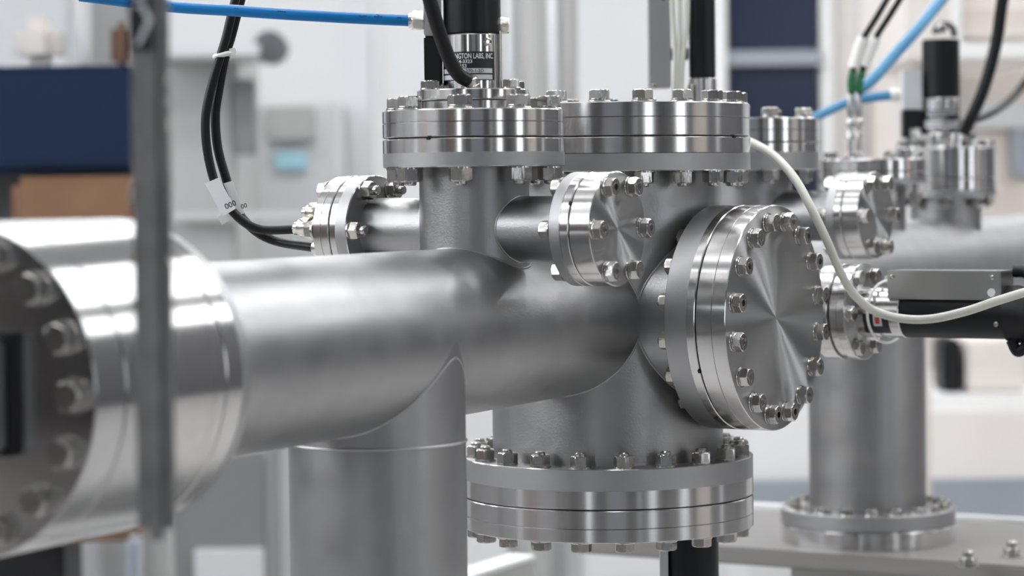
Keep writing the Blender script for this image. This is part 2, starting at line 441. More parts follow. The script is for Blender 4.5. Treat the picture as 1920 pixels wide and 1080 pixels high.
# foot of the vessel
e = lid('blank_flange', frame((MX, MY, zm(923.4)-G), -UP), R8, zm(923.4)-zm(983)-G, 'wide bolted steel plate closing the bottom of the upright vessel', 'flange', None, (zm(923.4)-zm(956),))
tl2 = zm(923.4)-zm(983)-G
bolt_circle(e, 20, .0925, 87-1.5, tl2, .0122, tl2+tB+G, washers=1)
# big side blank
e = lid('blank_flange', frame(pl+DA*(BRg+G), DA), R6, BR1-BRg-G, 'large round blank flange with sixteen bolts facing right, radial sheen on its face', 'flange', None, (.0115,))
bolt_circle(e, 16, .0655, 11.25, BR1-BRg-G, .0112, BR1-BR0)
leak_slot(e, R6, -.001, 205)
# small side blank
e = lid('blank_flange', frame(ps+DA*(SRg+G*.7), DA), R2, SR1-SRg-G*.7, 'small round blank flange with six bolts in the centre, facing right', 'flange')
bolt_circle(e, 6, .0292, 0, SR1-SRg-G*.7, .0105, SR1-SR0)
leak_slot(e, R2, -.0008, 153)
# neck lid (reducer)
e = lid('reducer_flange', T(NX, NY, zn(261)+G), R45, zn(207.8)-zn(261)-G, 'round reducer flange on top of the front neck, carrying the labelled actuator', 'flange', None, (zn(234)-zn(261),))
tl3 = zn(207.8)-zn(261)-G
bolt_circle(e, 8, .0480, -99, tl3, .0132, tl3+tN+G)
leak_slot(e, R45, -.001, -118)
# left feedthrough flange
e = lid('feedthrough_flange', frame(ps-DA*(SLg+G*.7), -DA), R2, SL1-SLg-G*.7, 'small flange with coaxial connectors on the left of the front neck', 'flange', None, (.006,))
bolt_circle(e, 6, .0292, 0, SL1-SLg-G*.7, .0105, SL1-SL0, tip=.0035)
FT = e
def connector(e, x, y, z, long=0.0, bare=False):
    c = empty('connector', T(0, 0, 0)); c.parent = e; c.matrix_local = T(x, y, z)
    bm = cyl(.0045, 0, .019, 24); hexhead(bm, .0115, .0065, .0125)
    obj('connector_body', bm, c, None, 'nickel')
    bm = bmesh.new(); n = 40
    lathe(bm, [(.003, .016), (.0058, .016), (.0063, .0168), (.0063, .0232), (.0058, .024), (.003, .024)], 40, closed=True)
    obj('knurled_ring', bm, c, None, 'nickel')
    if bare: obj('pin', cyl(.0034, .02, .029, 24), c, None, 'nickel')
    else: obj('crimp_sleeve', cyl(.0036, .02, .024+long, 24), c, None, 'nickel')
    return c
zc = SL1-SLg-G*.7
connector(e, .004, .0115, zc, bare=True); connector(e, .0, .0005, zc+.003, long=.0125); connector(e, -.002, -.0115, zc, long=.002)
connector(e, .014, .002, zc, bare=True)

# ---- stack on the left end of the beam pipe
e = empty('spacer_flange', frame(VM+DB*(LF0+.022+G), DB), 'thick blurred round flange stack at the left edge with bolts on its face', 'flange')
LT = LF1-LF0-.022-G
obj('spacer_ring', disc(R6, 0, .083, 0, None, (.010,)), e)
obj('gasket', gasket(R6-.003, .0825, .0845), e)
obj('cover_disc', disc(R6, .084, LT, 0, None, (), 'polish'), e)
bolt_circle(e, 16, .0655, 0, LT, .0122, LT+.022)
obj('hub_block', box_bm(.066, .050, .016, .002, (0, 0, LT+.0085)), e, None, 'satin')
obj('hub_frame', box_bm(.070, .054, .006, .001, (0, 0, LT+.0033)), e, None, 'black_plastic')

# ------------------------------------------------------------------ linear actuators (local Z along the shaft, origin on the chamber flange)
def curved(R, a0, a1, z0, z1, off=.0002, n=40):
    bm = bmesh.new(); cols = []
    for i in range(n+1):
        a = a0+(a1-a0)*i/n
        cols.append([bm.verts.new(((R+o)*math.sin(a), -(R+o)*math.cos(a), z)) for o in (0, off) for z in (z0, z1)])
    for p, q in zip(cols, cols[1:]):
        bm.faces.new((p[2], q[2], q[3], p[3])); bm.faces.new((p[0], p[1], q[1], q[0]))
        bm.faces.new((p[3], q[3], q[1], p[1])); bm.faces.new((p[2], p[0], q[0], q[2]))
    for c in (cols[0], cols[-1]): bm.faces.new((c[0], c[1], c[3], c[2]))
    return bm
def bent_text(body, size, R, a_end, z, width=None, left=False):
    me = text_mesh(body, size, .00008)
    xs = [v.co.x for v in me.vertices]; w = max(xs)
    k = (width/w) if width else 1
    for v in me.vertices:
        x, y, d = v.co; a = (a_end + x*k/R) if left else (a_end - (w-x)*k/R); r = R+d+.00025
        v.co = (r*math.sin(a), -r*math.cos(a), z+y)
    me.materials.clear(); return me
def actuator(name, mtx, label, s=1.0, black_len=.055, labelled=True, facing=0.0, skipb=(), bphase=-155, capped=False):
    e = empty(name, mtx, label, 'actuator')
    sc = Matrix.Scale(s, 4)
    F = Matrix.Rotation(facing, 4, 'Z')
    obj('mini_flange', disc(R2*s, .0062*s, .0128*s), e)
    obj('flange_collar', disc(.0330*s, 0, .0060*s), e)
    bolt_circle(e, 6, .0292*s, bphase, .0128*s, .0100*s, .0128*s, nut=False, washers=1, tip=-.012, skip=skipb)
    z0 = .0128*s; z1 = z0+.0345*s; RC = .0184*s
    b = obj('steel_barrel', cyl(RC, z0, z1, 96), e, None, 'polish')
    obj('motor_housing', cyl(RC*.975, z1, z1+black_len, 96, .001), e, None, 'black_ano')
    if capped: obj('end_fitting', cyl(.008*s, z1+black_len, z1+black_len+.008*s, 24), e, None, 'nickel')
    for zz, mm in ((z1-.0052*s, 'bolt'),):
        a = facing+R_(33); o = bmesh.new(); lathe(o, [(0, 0), (.0026*s, 0), (.0026*s, .0012*s), (.0018*s, .0016*s), (.0012*s, .0008*s), (0, .0008*s)], 20)
        obj('screw', o, e, T((RC-.0002)*math.sin(a), -(RC-.0002)*math.cos(a), zz) @ frame((0, 0, 0), (math.sin(a), -math.cos(a), 0)), mm)
    if labelled:
        a0, a1 = facing+R_(-75), facing+R_(49)
        lz1 = z1-.0112*s; lz0 = lz1-.0178*s
        lb = obj('maker_label', curved(RC, a0, a1, lz0, lz1, .0003), e, None, 'label_black')
        def put(nm, me, m):
            me.materials.append(M[m]); return obj(nm, me, lb)
        put('lettering', bent_text('HUNTINGTON LABS, INC.', .0046*s, RC, a1-R_(3), lz1-.0043*s, .0345*s), 'label_text')
        put('lettering', bent_text('(650) 964-3323', .0030*s, RC, a1-R_(47), lz1-.0071*s, .0190*s), 'label_text')
        put('lettering', bent_text('964-6153', .0030*s, RC, a1-R_(58), lz1-.0099*s, .0115*s), 'label_text')
        for q, (zz, tx, ae) in enumerate(((lz1-.0133*s, '270-1-2D', 25), (lz1-.0172*s, '40', 45))):
            put('plate_field', mesh('plate_field', curved(RC+.0003, a0+R_(4), a1-R_(6), zz, zz+.0029*s, .0001), 'label_plate'), 'label_plate')
            put('lettering', bent_text(tx, .0029*s, RC+.0002, a1-R_(ae), zz+.0004*s), 'ink')
    return e
ZF = zn(207.8)
act = actuator('linear_actuator', T(NX, NY, ZF), 'upright actuator with black housing and white-lettered black label on the front neck', skipb=(1,), facing=R_(-2))
# pneumatic block on its left side, guide rod on its right
k = NY/FPX
zz = lambda y: zn(y)-ZF
def apart(name, bm, m): return obj(name, bm, act, None, m)
xl, xr = (798-888)*k, (831-888)*k
apart('switch_block', box_bm(xr-xl, .020, zz(68)-zz(160), .001, ((xl+xr)/2, .002, (zz(68)+zz(160))/2)), 'black_plastic')
apart('valve_block', box_bm(xr-xl-.0004, .022, zz(-60)-zz(67.5), .001, ((xl+xr)/2, .002, (zz(-60)+zz(67.5))/2)), 'alu')
o = apart('guide_rod', cyl(.0011, .0128, zz(60), 16), 'bolt')
o.matrix_local = T(.0172, -.0085, 0)
bm = bmesh.new(); hexhead(bm, .0115, 0, .0075); lathe(bm, [(.003, .0075), (.0045, .0075), (.0045, .0095), (.003, .0095)], 24, closed=True)
o = apart('hose_fitting', bm, 'nickel'); o.matrix_local = T(xl, -.004, zz(38)) @ frame((0, 0, 0), (-1, 0, 0))
bm = bmesh.new(); hexhead(bm, .0100, 0, .0065)
o = apart('plug_fitting', bm, 'nickel'); o.matrix_local = T(.0165, .002, zz(48)) @ frame((0, 0, 0), (1, 0, 0))
# cable gland in front of the barrel
gl = P(882, 156, NY-.022)
bm = cyl(.0050, -.006, .004, 24); hexhead(bm, .0105, -.005, -.0005)
o = apart('cable_gland', bm, 'nickel'); o.matrix_local = act.matrix_world.inverted() @ frame(gl, (-.25, -.35, 1))
g1 = P(876, 151, NY-.026)
cb = cable('power_cable', [P(795, -40, NY-.050), P(806, 0, NY-.048), P(822, 55, NY-.044), P(842, 110, NY-.038), P(858, 138, NY-.032), g1], .0044, 'rubber',
      'thick black cable curving down in front of the labelled actuator', 'cable')

# blue hose to the fitting
hose_pts = [P(150, -8, NY+.02), P(315, 12, NY+.01), P(440, 20, NY+.0), P(560, 28, NY-.004), P(690, 35, NY-.004), Vector((NX+xl-.0075, NY-.004, zn(38)))]
bh = cable('air_hose', hose_pts, .0036, 'blue_hose', 'bright blue air hose running left from the labelled actuator', 'hose', seg=20)
def hose_print(o, p0, p1, body, size):
    d = (p1-p0).normalized(); y = Vector((0, 0, 1)); n = Vector((0, -1, 0)); yy = n.cross(d)
    me = text_mesh(body, size, .00005); me.materials.clear(); me.materials.append(M['ink'])
    m = Matrix((d, yy, n)).transposed().to_4x4(); m.translation = p0 + n*.00365
    obj('hose_print', me, o, o.matrix_world.inverted() @ m)
hp = catmull(hose_pts, 40)
def on_hose(px):
    return min(hp, key=lambda q: abs(960+FPX*q.x/q.y-px))+Vector((0, 0, .0004))
for a, b, tx in ((330, 440, '- - --- - --'), (448, 500, '-- ----'), (528, 560, '----'), (680, 760, '-\u00b7-- \u00b7  -\u25b8-'), (752, 772, '--')):
    hose_print(bh, on_hose(a), on_hose(b), tx.replace('\u25b8', '>').replace('\u00b7', '.'), .0042)

# twin coaxial cables
CY = 1.715
c1 = [(452, -40), (436, 20), (424, 70), (414, 103), (397, 160), (386, 215), (387, 270), (399, 330), (417, 370), (441, 402), (470, 424), (500, 431)]
e1 = FT.matrix_world @ Vector((0, .0005, zc+.003+.0355)); e2 = FT.matrix_world @ Vector((-.002, -.0115, zc+.025))
k1 = cable('coaxial_cable', [P(x, y, CY) for x, y in c1]+[e1], .0030, 'rubber', 'left black coaxial cable of the hanging pair, ending in the middle connector', 'cable', 'hanging coaxial pair')
c2 = [(462, -40), (446, 20), (433, 70), (423, 103), (411, 165), (404, 215), (408, 275), (424, 335), (436, 372), (454, 408), (486, 438), (525, 454)]
k2 = cable('coaxial_cable', [P(x, y, CY+.0075) for x, y in c2]+[e2], .0031, 'rubber', 'right black coaxial cable of the hanging pair, ending in the lowest connector', 'cable', 'hanging coaxial pair')
def flag(o, quad, Y, th, marks, size=.0052):
    ps = [P(x, y, Y) for x, y in quad]; bm = bmesh.new()
    n = Vector((0, -th, 0)); f = [bm.verts.new(p+n) for p in ps]; b = [bm.verts.new(p-n) for p in ps]
    bm.faces.new(f); bm.faces.new(b[::-1])
    for i in range(4): bm.faces.new((f[i], f[(i+1) % 4], b[(i+1) % 4], b[i]))
    fl = obj('label_flag', bm, o, o.matrix_world.inverted(), 'white_label')
    d = (ps[1]-ps[0]).normalized(); u = (ps[0]-ps[3]).normalized()
    me = text_mesh(marks, size, .00005); me.materials.clear(); me.materials.append(M['ink'])
    dn = Vector((0, -1, 0)); uu = dn.cross(d)
    m = Matrix((d, uu, dn)).transposed().to_4x4(); m.translation = ps[3]+d*.004+u*.0035+n*1.1
    obj('flag_print', me, fl, m)
flag(k1, [(384, 344), (410, 333), (442, 391), (418, 406)], CY-.0035, .00015, '000')
flag(k2, [(419, 344), (436, 339), (458, 400), (446, 404)], CY+.0012, .00015, '00', .0042)
bm = box_bm(.010, .0004, .006, 0)
o = obj('label_flag', bm, k1, k1.matrix_world.inverted() @ T(*P(424, 407, CY-.001)) @ Matrix.Rotation(R_(-30), 4, 'Y'), 'white_plastic')
# cable tie round the pair
tc = P(419, 103, CY+.0025); bm = bmesh.new()
pts = [Vector((.0058*math.cos(a), .0046*math.sin(a), 0)) for a in [2*PI*i/40 for i in range(40)]]
sweep(bm, pts, .0017, 8, closed=True); add_box(bm, .0042, .0034, .0046, (.0068, -.002, .0005))
tie = obj('cable_tie', bm, None, T(*tc) @ Matrix.Rotation(R_(-12), 4, 'Y'), 'white_plastic')
tag(tie, 'white cable tie holding the two hanging black cables together', 'cable tie')

# ------------------------------------------------------------------ acrylic guard at the left with its dark edge bar
GY = .99
g0 = P(286, 505, GY)
pst = empty('acrylic_guard', (g0.x, GY, Zp(290, 1012, GY)), 'clear acrylic guard sheet with a dark upright edge bar at the left', 'guard')
kk = GY/FPX
zb0 = Zp(290, 1014, GY)
ht = Zp(290, -60, GY)-zb0
bm = bmesh.new(); add_box(bm, 70*kk, .012, ht, (0, 0, ht/2))
bmesh.ops.bevel(bm, geom=list(bm.edges), offset=.0045, segments=4, affect='EDGES')
bar = obj('edge_bar', bm, pst, Matrix.Rotation(R_(.2), 4, 'Y'), 'post')
for i in range(7):  # bright metal bits stand in for sparkle along the bar's edges
    z = .03+random.random()*ht*.75
    obj('edge_sparkle', box_bm(.0016, .0016, .003+.004*random.random(), 0, (random.choice((-1, 1))*35*kk, -.0055, z)), pst, Matrix.Rotation(R_(.2), 4, 'Y'), 'nickel')
obj('pane', box_bm(.42, .004, ht-.001, 0, (-.21-34*kk, 0, ht/2)), pst, None, 'acrylic', label='clear acrylic sheet')
bm = bmesh.new()
for dx, wd in ((-.0165, .0005), (-.0205, .0004), (-.024, .0007), (-.0265, .0003)):
    add_box(bm, wd, .0002, ht*.9, (dx-.006, -.0022, ht*.55))
zs0, zs1 = Zp(276, 100, GY)-zb0, Zp(276, -40, GY)-zb0
st = obj('warning_sticker', box_bm(44*kk, .0006, zs1-zs0, 0, (-10*kk, -.0064, (zs0+zs1)/2)), pst, None, 'label_black')
bm = bmesh.new()
for zc_ in (Zp(276, 42, GY)-zb0,  Zp(276, -28, GY)-zb0):
    s = .0085
    v = [(-.6, 1.1), (-.2, 1.1), (.9, 0), (-.2, -1.1), (-.6, -1.1), (.35, 0)]
    vs = [bm.verts.new((-10*kk+.0006+a*s*.55, -.0068, zc_+b*s)) for a, b in v]
    bm.faces.new((vs[0], vs[1], vs[2], vs[5])); bm.faces.new((vs[5], vs[2], vs[3], vs[4]))
r = bmesh.ops.extrude_face_region(bm, geom=list(bm.faces)); bmesh.ops.translate(bm, vec=(0, -.0001, 0), verts=[x for x in r['geom'] if isinstance(x, bmesh.types.BMVert)])
obj('chevron', bm, st, None, 'label_plate')

# ------------------------------------------------------------------ the second chamber behind, on its own beam pipe
N2Y = 2.14; N2 = Vector((P(1405, 280, N2Y).x, N2Y, ZB))
c2h = empty('vacuum_chamber', (N2.x, N2.y, ZB), 'second matte steel chamber, blurred behind the big blank flange at right', 'vacuum chamber')
def at2(u): return N2 - DB*u
RP2 = .0540
part('beam_pipe', pipe(RP2, -.95, .19), 'tube', frame(N2, DB), c2h)
uc = .3135; cp = at2(uc)
zcf = Zp(1627, 950, cp.y)
part('down_pipe', pipe(RP2*1.003, zcf-.01, ZB), 'tube', T(cp.x, cp.y, 0), c2h)
part('weld_bead', saddle(RP2, RP2*.985, DB, -UP, .0012), 'satin', T(*cp), c2h)
z2 = lambda y: Zp(1405, y, N2Y)
part('neck', pipe(RN, ZB+.02, z2(318)), 'tube', T(N2.x, N2.y, 0), c2h)
ZS2 = Zp(1640, 404, 2.082); ps2 = Vector((N2.x, N2.y, ZS2))
part('side_tube', pipe(RS, 0, .086), 'tube', frame(ps2, DA), c2h)
fixed(.0137, RS-.003, R2, frame(ps2+DA*.0826, DA), [(0, 'satin'), (.0078, 'polish')], (.0078,), parent=c2h)
fixed(z2(270)-z2(320), RN-.003, R45, T(N2.x, N2.y, z2(320)), [(0, 'satin'), (z2(287)-z2(320), 'polish')], parent=c2h)
e = lid('blank_flange', frame(ps2+DA*(.0963+G*.7), DA), R2, .0142, 'small blurred blank flange with six bolts right of the large blank flange', 'flange')
bolt_circle(e, 6, .0292, 0, .0142, .0105, .0285)
tl4 = z2(224)-z2(270)-G; tN2 = z2(270)-z2(320)
e = lid('blank_flange', T(N2.x, N2.y, z2(270)+G), R45, tl4, 'bolted steel lid half hidden behind the right end of the vessel lid', 'flange', None, (tl4*.5,))
bolt_circle(e, 8, .0480, -75, tl4, .0125, tl4+tN2+G)
# neck with the twin feedthrough
nf = at2(.338); zf = lambda y: Zp(1640, y, nf.y)
part('neck', pipe(.030, ZB+.02, zf(345)), 'tube', T(nf.x, nf.y, 0), c2h)
fixed(zf(323)-zf(345), .027, .050, T(nf.x, nf.y, zf(345)), [(0, 'satin'), (.005, 'polish')], parent=c2h)
e = lid('feedthrough_flange', T(nf.x, nf.y, zf(323)+G), .050, zf(299)-zf(323)-G, 'blurred flange with two upright pins behind the small right blank flange', 'flange')
th = zf(299)-zf(323)-G
bolt_circle(e, 8, .0425, -75, th, .0105, th+.02)
obj('pin_base', cyl(.0105, th, th+.004, 32), e, T((1604-1640)*nf.y/FPX, -.005, 0), 'polish')
kx = nf.y/FPX
for px in (1597, 1612):
    cx = (px-1640)*kx; zb_ = zf(299); f = lambda y: zf(y)-zf(323)-G
    bm = lathe(bmesh.new(), [(0, f(300)), (.0028, f(300)), (.0028, f(262)), (.0036, f(260)), (.0036, f(250)), (.0026, f(247)), (.0026, f(240)), (.0040, f(236)), (.0042, f(230)), (.0036, f(224)), (.0026, f(222)), (.0034, f(214)), (.0034, f(190)), (.0028, f(176)), (0, f(176))], 24)
    obj('pin_connector', bm, e, T(cx, -.005, 0), 'polish')
lead = (('left', [(1597, 178), (1596, 150), (1603, 120), (1618, 75), (1645, 30), (1680, -30)]), ('right', [(1612, 178), (1612, 150), (1622, 120), (1640, 75), (1668, 30), (1705, -30)]))
for nm, pp in lead:
    o = cable('sensor_lead', [P(x, y, nf.y-.005) for x, y in pp], .0030, 'rubber', '%s blurred black lead with white and green sleeves above the twin pins' % nm, 'cable', 'leads of the twin pins')
    cm = catmull([P(x, y, nf.y-.005) for x, y in pp], 14)
    def sleeve(name, y0, y1, r, m):
        q = [p for p in cm if Zp(1610, y1, nf.y) <= p.z <= Zp(1610, y0, nf.y)]
        obj(name, sweep(bmesh.new(), q, r, 16), o, o.matrix_world.inverted(), m)
    sleeve('white_sleeve', 70, 128, .0057, 'white_plastic'); sleeve('green_sleeve', 134, 174, .0038, 'green')
# neck with the second labelled actuator
u3 = .585; n3 = at2(u3); z3 = lambda y: Zp(1778, y, n3.y)
part('neck', pipe(.036, ZB+.02, z3(370)), 'tube', T(n3.x, n3.y, 0), c2h)
fixed(z3(335)-z3(369), .033, .0506, T(n3.x, n3.y, z3(369)), [(0, 'satin'), (.007, 'polish')], parent=c2h)
th3 = z3(277)-z3(335)-G
e = lid('reducer_flange', T(n3.x, n3.y, z3(335)+G), .0506, th3, 'blurred round flange at upper right carrying the far black actuator', 'flange')
bolt_circle(e, 8, .0425, -99, th3, .0115, th3+.02)
n3a = P(1765, 277, n3.y)
a3 = actuator('linear_actuator', T(n3a.x, n3.y, z3(277)), 'blurred black upright actuator at upper right beside a thick black cable', s=1.06, black_len=.060, labelled=True, facing=R_(5), capped=False)
k3 = n3.y/FPX; zz3 = lambda y: z3(y)-z3(277)
xl, xr = (1692-1765)*k3, (1727-1765)*k3
obj('switch_block', box_bm(xr-xl, .02, zz3(205)-zz3(258), .001, ((xl+xr)/2, 0, (zz3(205)+zz3(258))/2)), a3, None, 'black_plastic')
obj('valve_block', box_bm(xr-xl, .02, zz3(130)-zz3(205.3), .001, ((xl+xr)/2, 0, (zz3(130)+zz3(205.3))/2)), a3, None, 'lgrey_paint')
bm = bmesh.new(); sweep(bm, [Vector((.010*math.cos(a), 0, .010*math.sin(a))) for a in [R_(-20+i*20) for i in range(11)]], .0035, 12)
zt3 = .0128*1.06+.0345*1.06+.060
obj('top_elbow', bm, a3, T(.004, 0, zt3+.006), 'dgrey')
obj('elbow_nut', cyl(.005, -.004, .004, 24), a3, T(.000, -.006, zt3+.011) @ Matrix.Rotation(PI/2, 4, 'X'), 'nickel')
cable('power_cable', [P(1895, -60, n3.y-.06), P(1880, 0, n3.y-.055), P(1868, 80, n3.y-.05), P(1845, 165, n3.y-.045), P(1818, 228, n3.y-.035), P(1803, 262, n3.y-.02), P(1800, 274, n3.y-.02)], .0062, 'rubber',
      'thick blurred black cable dropping beside the far actuator at upper right', 'cable')
cable('signal_cable', [P(1990, 60, 2.95), P(1925, 150, 2.9), P(1890, 190, 2.86), P(1845, 218, 2.8), P(1790, 232, 2.73)], .0045, 'rubber', 'thinner blurred dark cable curving in from the right edge behind the far actuator', 'cable')
# blue hoses behind
cable('air_hose', [P(1800, -40, 2.62), P(1765, 0, 2.6), P(1720, 55, 2.56), P(1675, 105, 2.54), P(1640, 145, 2.52), P(1612, 168, 2.51)], .0056, 'pale_hose', 'blurred blue hose slanting down from the top right towards the twin pins', 'hose')
hb = cable('air_hose', [P(1500, 235, 2.62), P(1545, 212, 2.6), P(1590, 192, 2.58), P(1640, 182, 2.58), P(1680, 178, 2.58)], .0048, 'pale_hose', 'short blurred blue hose running level behind the twin pins to a pale fitting', 'hose')
obj('end_fitting', cyl(.0065, -.006, .004, 20), hb, hb.matrix_world.inverted() @ frame(P(1681, 178, 2.58), (1, 0, .05)), 'white_plastic')

# ---- level actuator on the right, on a side port of the second pipe
HY = 1.885
fc = P(1589, 584, 1.905)                              # chamber-side flange joint on the actuator's axis
a0 = fc
ubase = at2(-.175)
part('port_tube', pipe(RS, -.115, -.013), 'tube', frame(fc, DA), c2h)
fixed(.0125, RS-.003, R2, frame(fc-DA*.0134, DA), [(0, 'polish')], parent=c2h)
ha = actuator('linear_actuator', frame(fc, DA), 'level black actuator with grey box on top, pointing right past the blank flange', s=1.0, black_len=.078, labelled=False, skipb=(), bphase=0)
# nuts showing on the outer side, label patch, connector box, tape
obj('flange_plate', disc(R2, .0130, .0137), ha)
lb = obj('maker_label', curved(.0184, R_(2), R_(52), .0200, .0395, .0003), ha, None, 'label_black')
lb.matrix_local = Matrix.Rotation(R_(0), 4, 'Z')
# label side facing the camera: local X is horizontal towards the camera side
lb.matrix_local = Matrix.Rotation(R_(-90), 4, 'Z')
o = obj('plate_field', curved(.0187, R_(4), R_(30), .0280, .0345, .0002), lb, None, 'label_plate')
o = obj('red_stamp', curved(.0189, R_(9), R_(24), .0295, .0330, .0002), lb, None, 'red')
zA = .0128+.0345
bx = obj('connector_box', box_bm(.026, .0205, .0855, .0008, (-.005, .0205, zA+.0345)), ha, None, 'box_steel')
for zq in (-.004, .0715):
    bm = lathe(bmesh.new(), [(0, 0), (.0017, 0), (.0017, .0008), (.0010, .0012), (0, .0010)], 16)
    obj('screw', bm, bx, T(-.0180, .0262, zA+zq) @ Matrix.Rotation(-PI/2, 4, 'Y'), 'bolt')
obj('round_sticker', cyl(.0030, 0, .0005, 24), bx, T(-.0180, .0155, zA+.0705) @ Matrix.Rotation(-PI/2, 4, 'Y'), 'white_label')
bm = bmesh.new(); prof = [(0, zA+.0775)]
rr = [.0192, .0200, .0196, .0206, .0203, .0212, .0206, .0200]
for i, r in enumerate(rr): prof.append((r, zA+.0775+i*.0075))
prof.append((0, zA+.0775+.0525)); lathe(bm, prof, 48)
for v in bm.verts:
    f = 1+.05*math.sin(v.co.z*700+5*math.atan2(v.co.y, v.co.x)); v.co.x *= f; v.co.y *= f
obj('tape_wrap', bm, ha, None, 'black_plastic')
bm = bmesh.new(); sweep(bm, catmull([Vector((-.008, -.018, zA+.081)), Vector((-.008, -.026, zA+.086)), Vector((-.006, -.020, zA+.094))], 8), .004, 10)
obj('tape_end', bm, ha, None, 'black_plastic')
bm = bmesh.new(); sweep(bm, catmull([Vector((.004, .030, zA+.079)), Vector((.004, .029, zA+.088)), Vector((.0, .020, zA+.105)), Vector((0, .012, zA+.12))], 10), .0045, 12)
obj('box_lead', bm, ha, None, 'rubber')
bm = lathe(bmesh.new(), [(0, 0), (.0018, 0), (.0018, .0008), (0, .0012)], 16)
obj('screw', bm, ha, T(-.0170, -.0065, zA+.0735) @ Matrix.Rotation(-PI/2, 4, 'Y'), 'bolt')
# white cable and its tie
wc = [P(1380, 258, 1.93), P(1407, 266, 1.90), P(1450, 291, 1.84), P(1490, 335, 1.80), P(1522, 392, 1.78), P(1552, 455, 1.78), P(1578, 515, 1.79), P(1605, 556, 1.81), P(1640, 583, 1.825), P(1690, 597, 1.82), P(1745, 598, 1.80), P(1810, 584, 1.765), P(1870, 564, 1.74), P(1930, 546, 1.72), P(2000, 530, 1.70)]
cable('signal_cable', wc, .0030, 'white_cable', 'off-white cable looping from behind the vessel lid down across the level actuator', 'cable', n=16)
bm = bmesh.new()
pts = [Vector((.0275*math.cos(a)+.004, .0225*math.sin(a), .004*math.cos(a))) for a in [2*PI*i/60 for i in range(60)]]
sweep(bm, pts, .0010, 8, closed=True); add_box(bm, .0045, .005, .0045, (.006, .0235, .0))
o = obj('cable_tie', bm, None, ha.matrix_world @ T(0, 0, .030), 'white_plastic')
tag(o, 'white cable tie looped round the level actuator and the off-white cable', 'cable tie')

# ---- slim actuator, box and leads standing behind the vessel lid
bx0 = N2Y-.01; zq = z2(224)
kq = bx0/FPX; p0 = P(1318, 224, bx0)
sa = empty('slim_actuator', (p0.x, bx0, zq), 'slim black upright cylinder with steel foot behind the vessel lid', 'actuator')
zf_ = lambda y: Zp(1318, y, bx0)-zq
obj('foot', cyl(26*kq, 0, zf_(147), 48), sa, None, 'polish')
obj('cylinder_body', cyl(25*kq, zf_(147), zf_(-90), 48), sa, None, 'black_ano')
bm = cyl(.0024, 0, zf_(158), 16); obj('set_screw', bm, sa, T(-.0105, -.0105, 0), 'bolt')
p1 = P(1238, 224, bx0-.008)
sb = empty('control_box', (p1.x, bx0, z2(224)), 'narrow grey upright box beside the slim black cylinder', 'control box')
zbx0 = Zp(1238, 166, bx0)-z2(224)
obj('housing', box_bm(40*kq, .030, zf_(-90)-zbx0, .0008, (0, 0, (zf_(-90)+zbx0)/2)), sb, None, 'alu')
obj('bracket', box_bm(37*kq, .004, .010, .0005, (38*kq, .012, Zp(1275, 100, bx0)-z2(224))), sb, None, 'dgrey')
for px, py in ((1227, 160), (1243, -2)):
    q = P(px, py, bx0-.0155); o = obj('screw', cyl(.0022, 0, .0012, 16), sb, None, 'bolt'); o.matrix_local = sb.matrix_world.inverted() @ frame(q, (0, -1, 0))
for i, (xa, xb_) in enumerate(((1262, 1264), (1275, 1271), (1288, 1278))):
    wl = ('leftmost', 'middle', 'rightmost')[i]
    cable('signal_cable', [P(xa-3+i*2, -60, bx0-.02), P(xa, 40, bx0-.02), P(xb_+2, 110, bx0-.02), P(xb_, 175, bx0-.018), P(xb_+1, 223, bx0-.015)], .0021, 'white_cable',
          '%s of the three pale grey leads hanging between grey box and slim black cylinder' % wl, 'cable', 'pale leads behind the vessel lid')

# ---- foot flange of the second column, girder plate, vessel prop
fo = empty('foot_flange', (cp.x, cp.y, zcf), 'blurred bolted foot flange of the far column on the grey plate', 'flange')
zl = Zp(1627, 1012, cp.y); t1 = zcf-Zp(1627, 978, cp.y)
o = obj('upper_disc', disc(.0806, -t1, 0, 0, [(-t1, 'satin')], (), 'satin'), fo)
o = obj('lower_disc', disc(.0806, zl-zcf, -t1-G, 0, [(zl-zcf, 'polish')]), fo)
bolt_circle(fo, 20, .0705, -95, 0, .0105, .01, nut=False, washers=1, tip=-.008)
fr = frame((cp.x, cp.y, zl), UP) @ Matrix.Rotation(-AA, 4, 'Z')
gp = empty('girder_plate', fr, 'pale grey bolted base plate under the far column at lower right', 'plate')
obj('plate', box_bm(.75, .27, .016, .002, (.12, .035, -.008)), gp, None, 'plate_grey')
obj('rib', box_bm(.75, .012, .010, .001, (.12, .176, .0)), gp, None, 'white_paint')
obj('pedestal', box_bm(.30, .20, zl-.016, .004, (.1, .035, -.016-(zl-.016)/2)), gp, None, 'grey_paint')
for px, py in ((1815, 1056), (1897, 1038)):
    Yg = (H-zl)*FPX/(py+8-348); q = P(px, py+8, Yg); q.z = zl
    bm = bmesh.new(); hexhead(bm, .013, 0, .008); lathe(bm, [(0, .008), (.0045, .008), (.0045, .013), (.003, .0145), (0, .0145)], 20)
    lathe(bm, [(0, 0), (.010, 0), (.010, .0012), (0, .0012)], 24)
    obj('stud', bm, gp, gp.matrix_world.inverted() @ T(*q), 'bolt')
pr = P(1300, 1040, MY+.0)
prop = empty('support_post', (pr.x, MY+.01, 0), 'black upright post with steel rail under the right of the vessel foot', 'support')
ztop = zm(983)-.0005
obj('column', cyl(.0185, .02, ztop, 48), prop, None, 'black_ano')
obj('rail', box_bm(.0055, .012, ztop-.03, .0005, (-.0205, -.004, .02+(ztop-.03)/2)), prop, None, 'alu')
obj('foot_plate', box_bm(.12, .12, .02, .002, (0, 0, .01)), prop, None, 'dgrey')

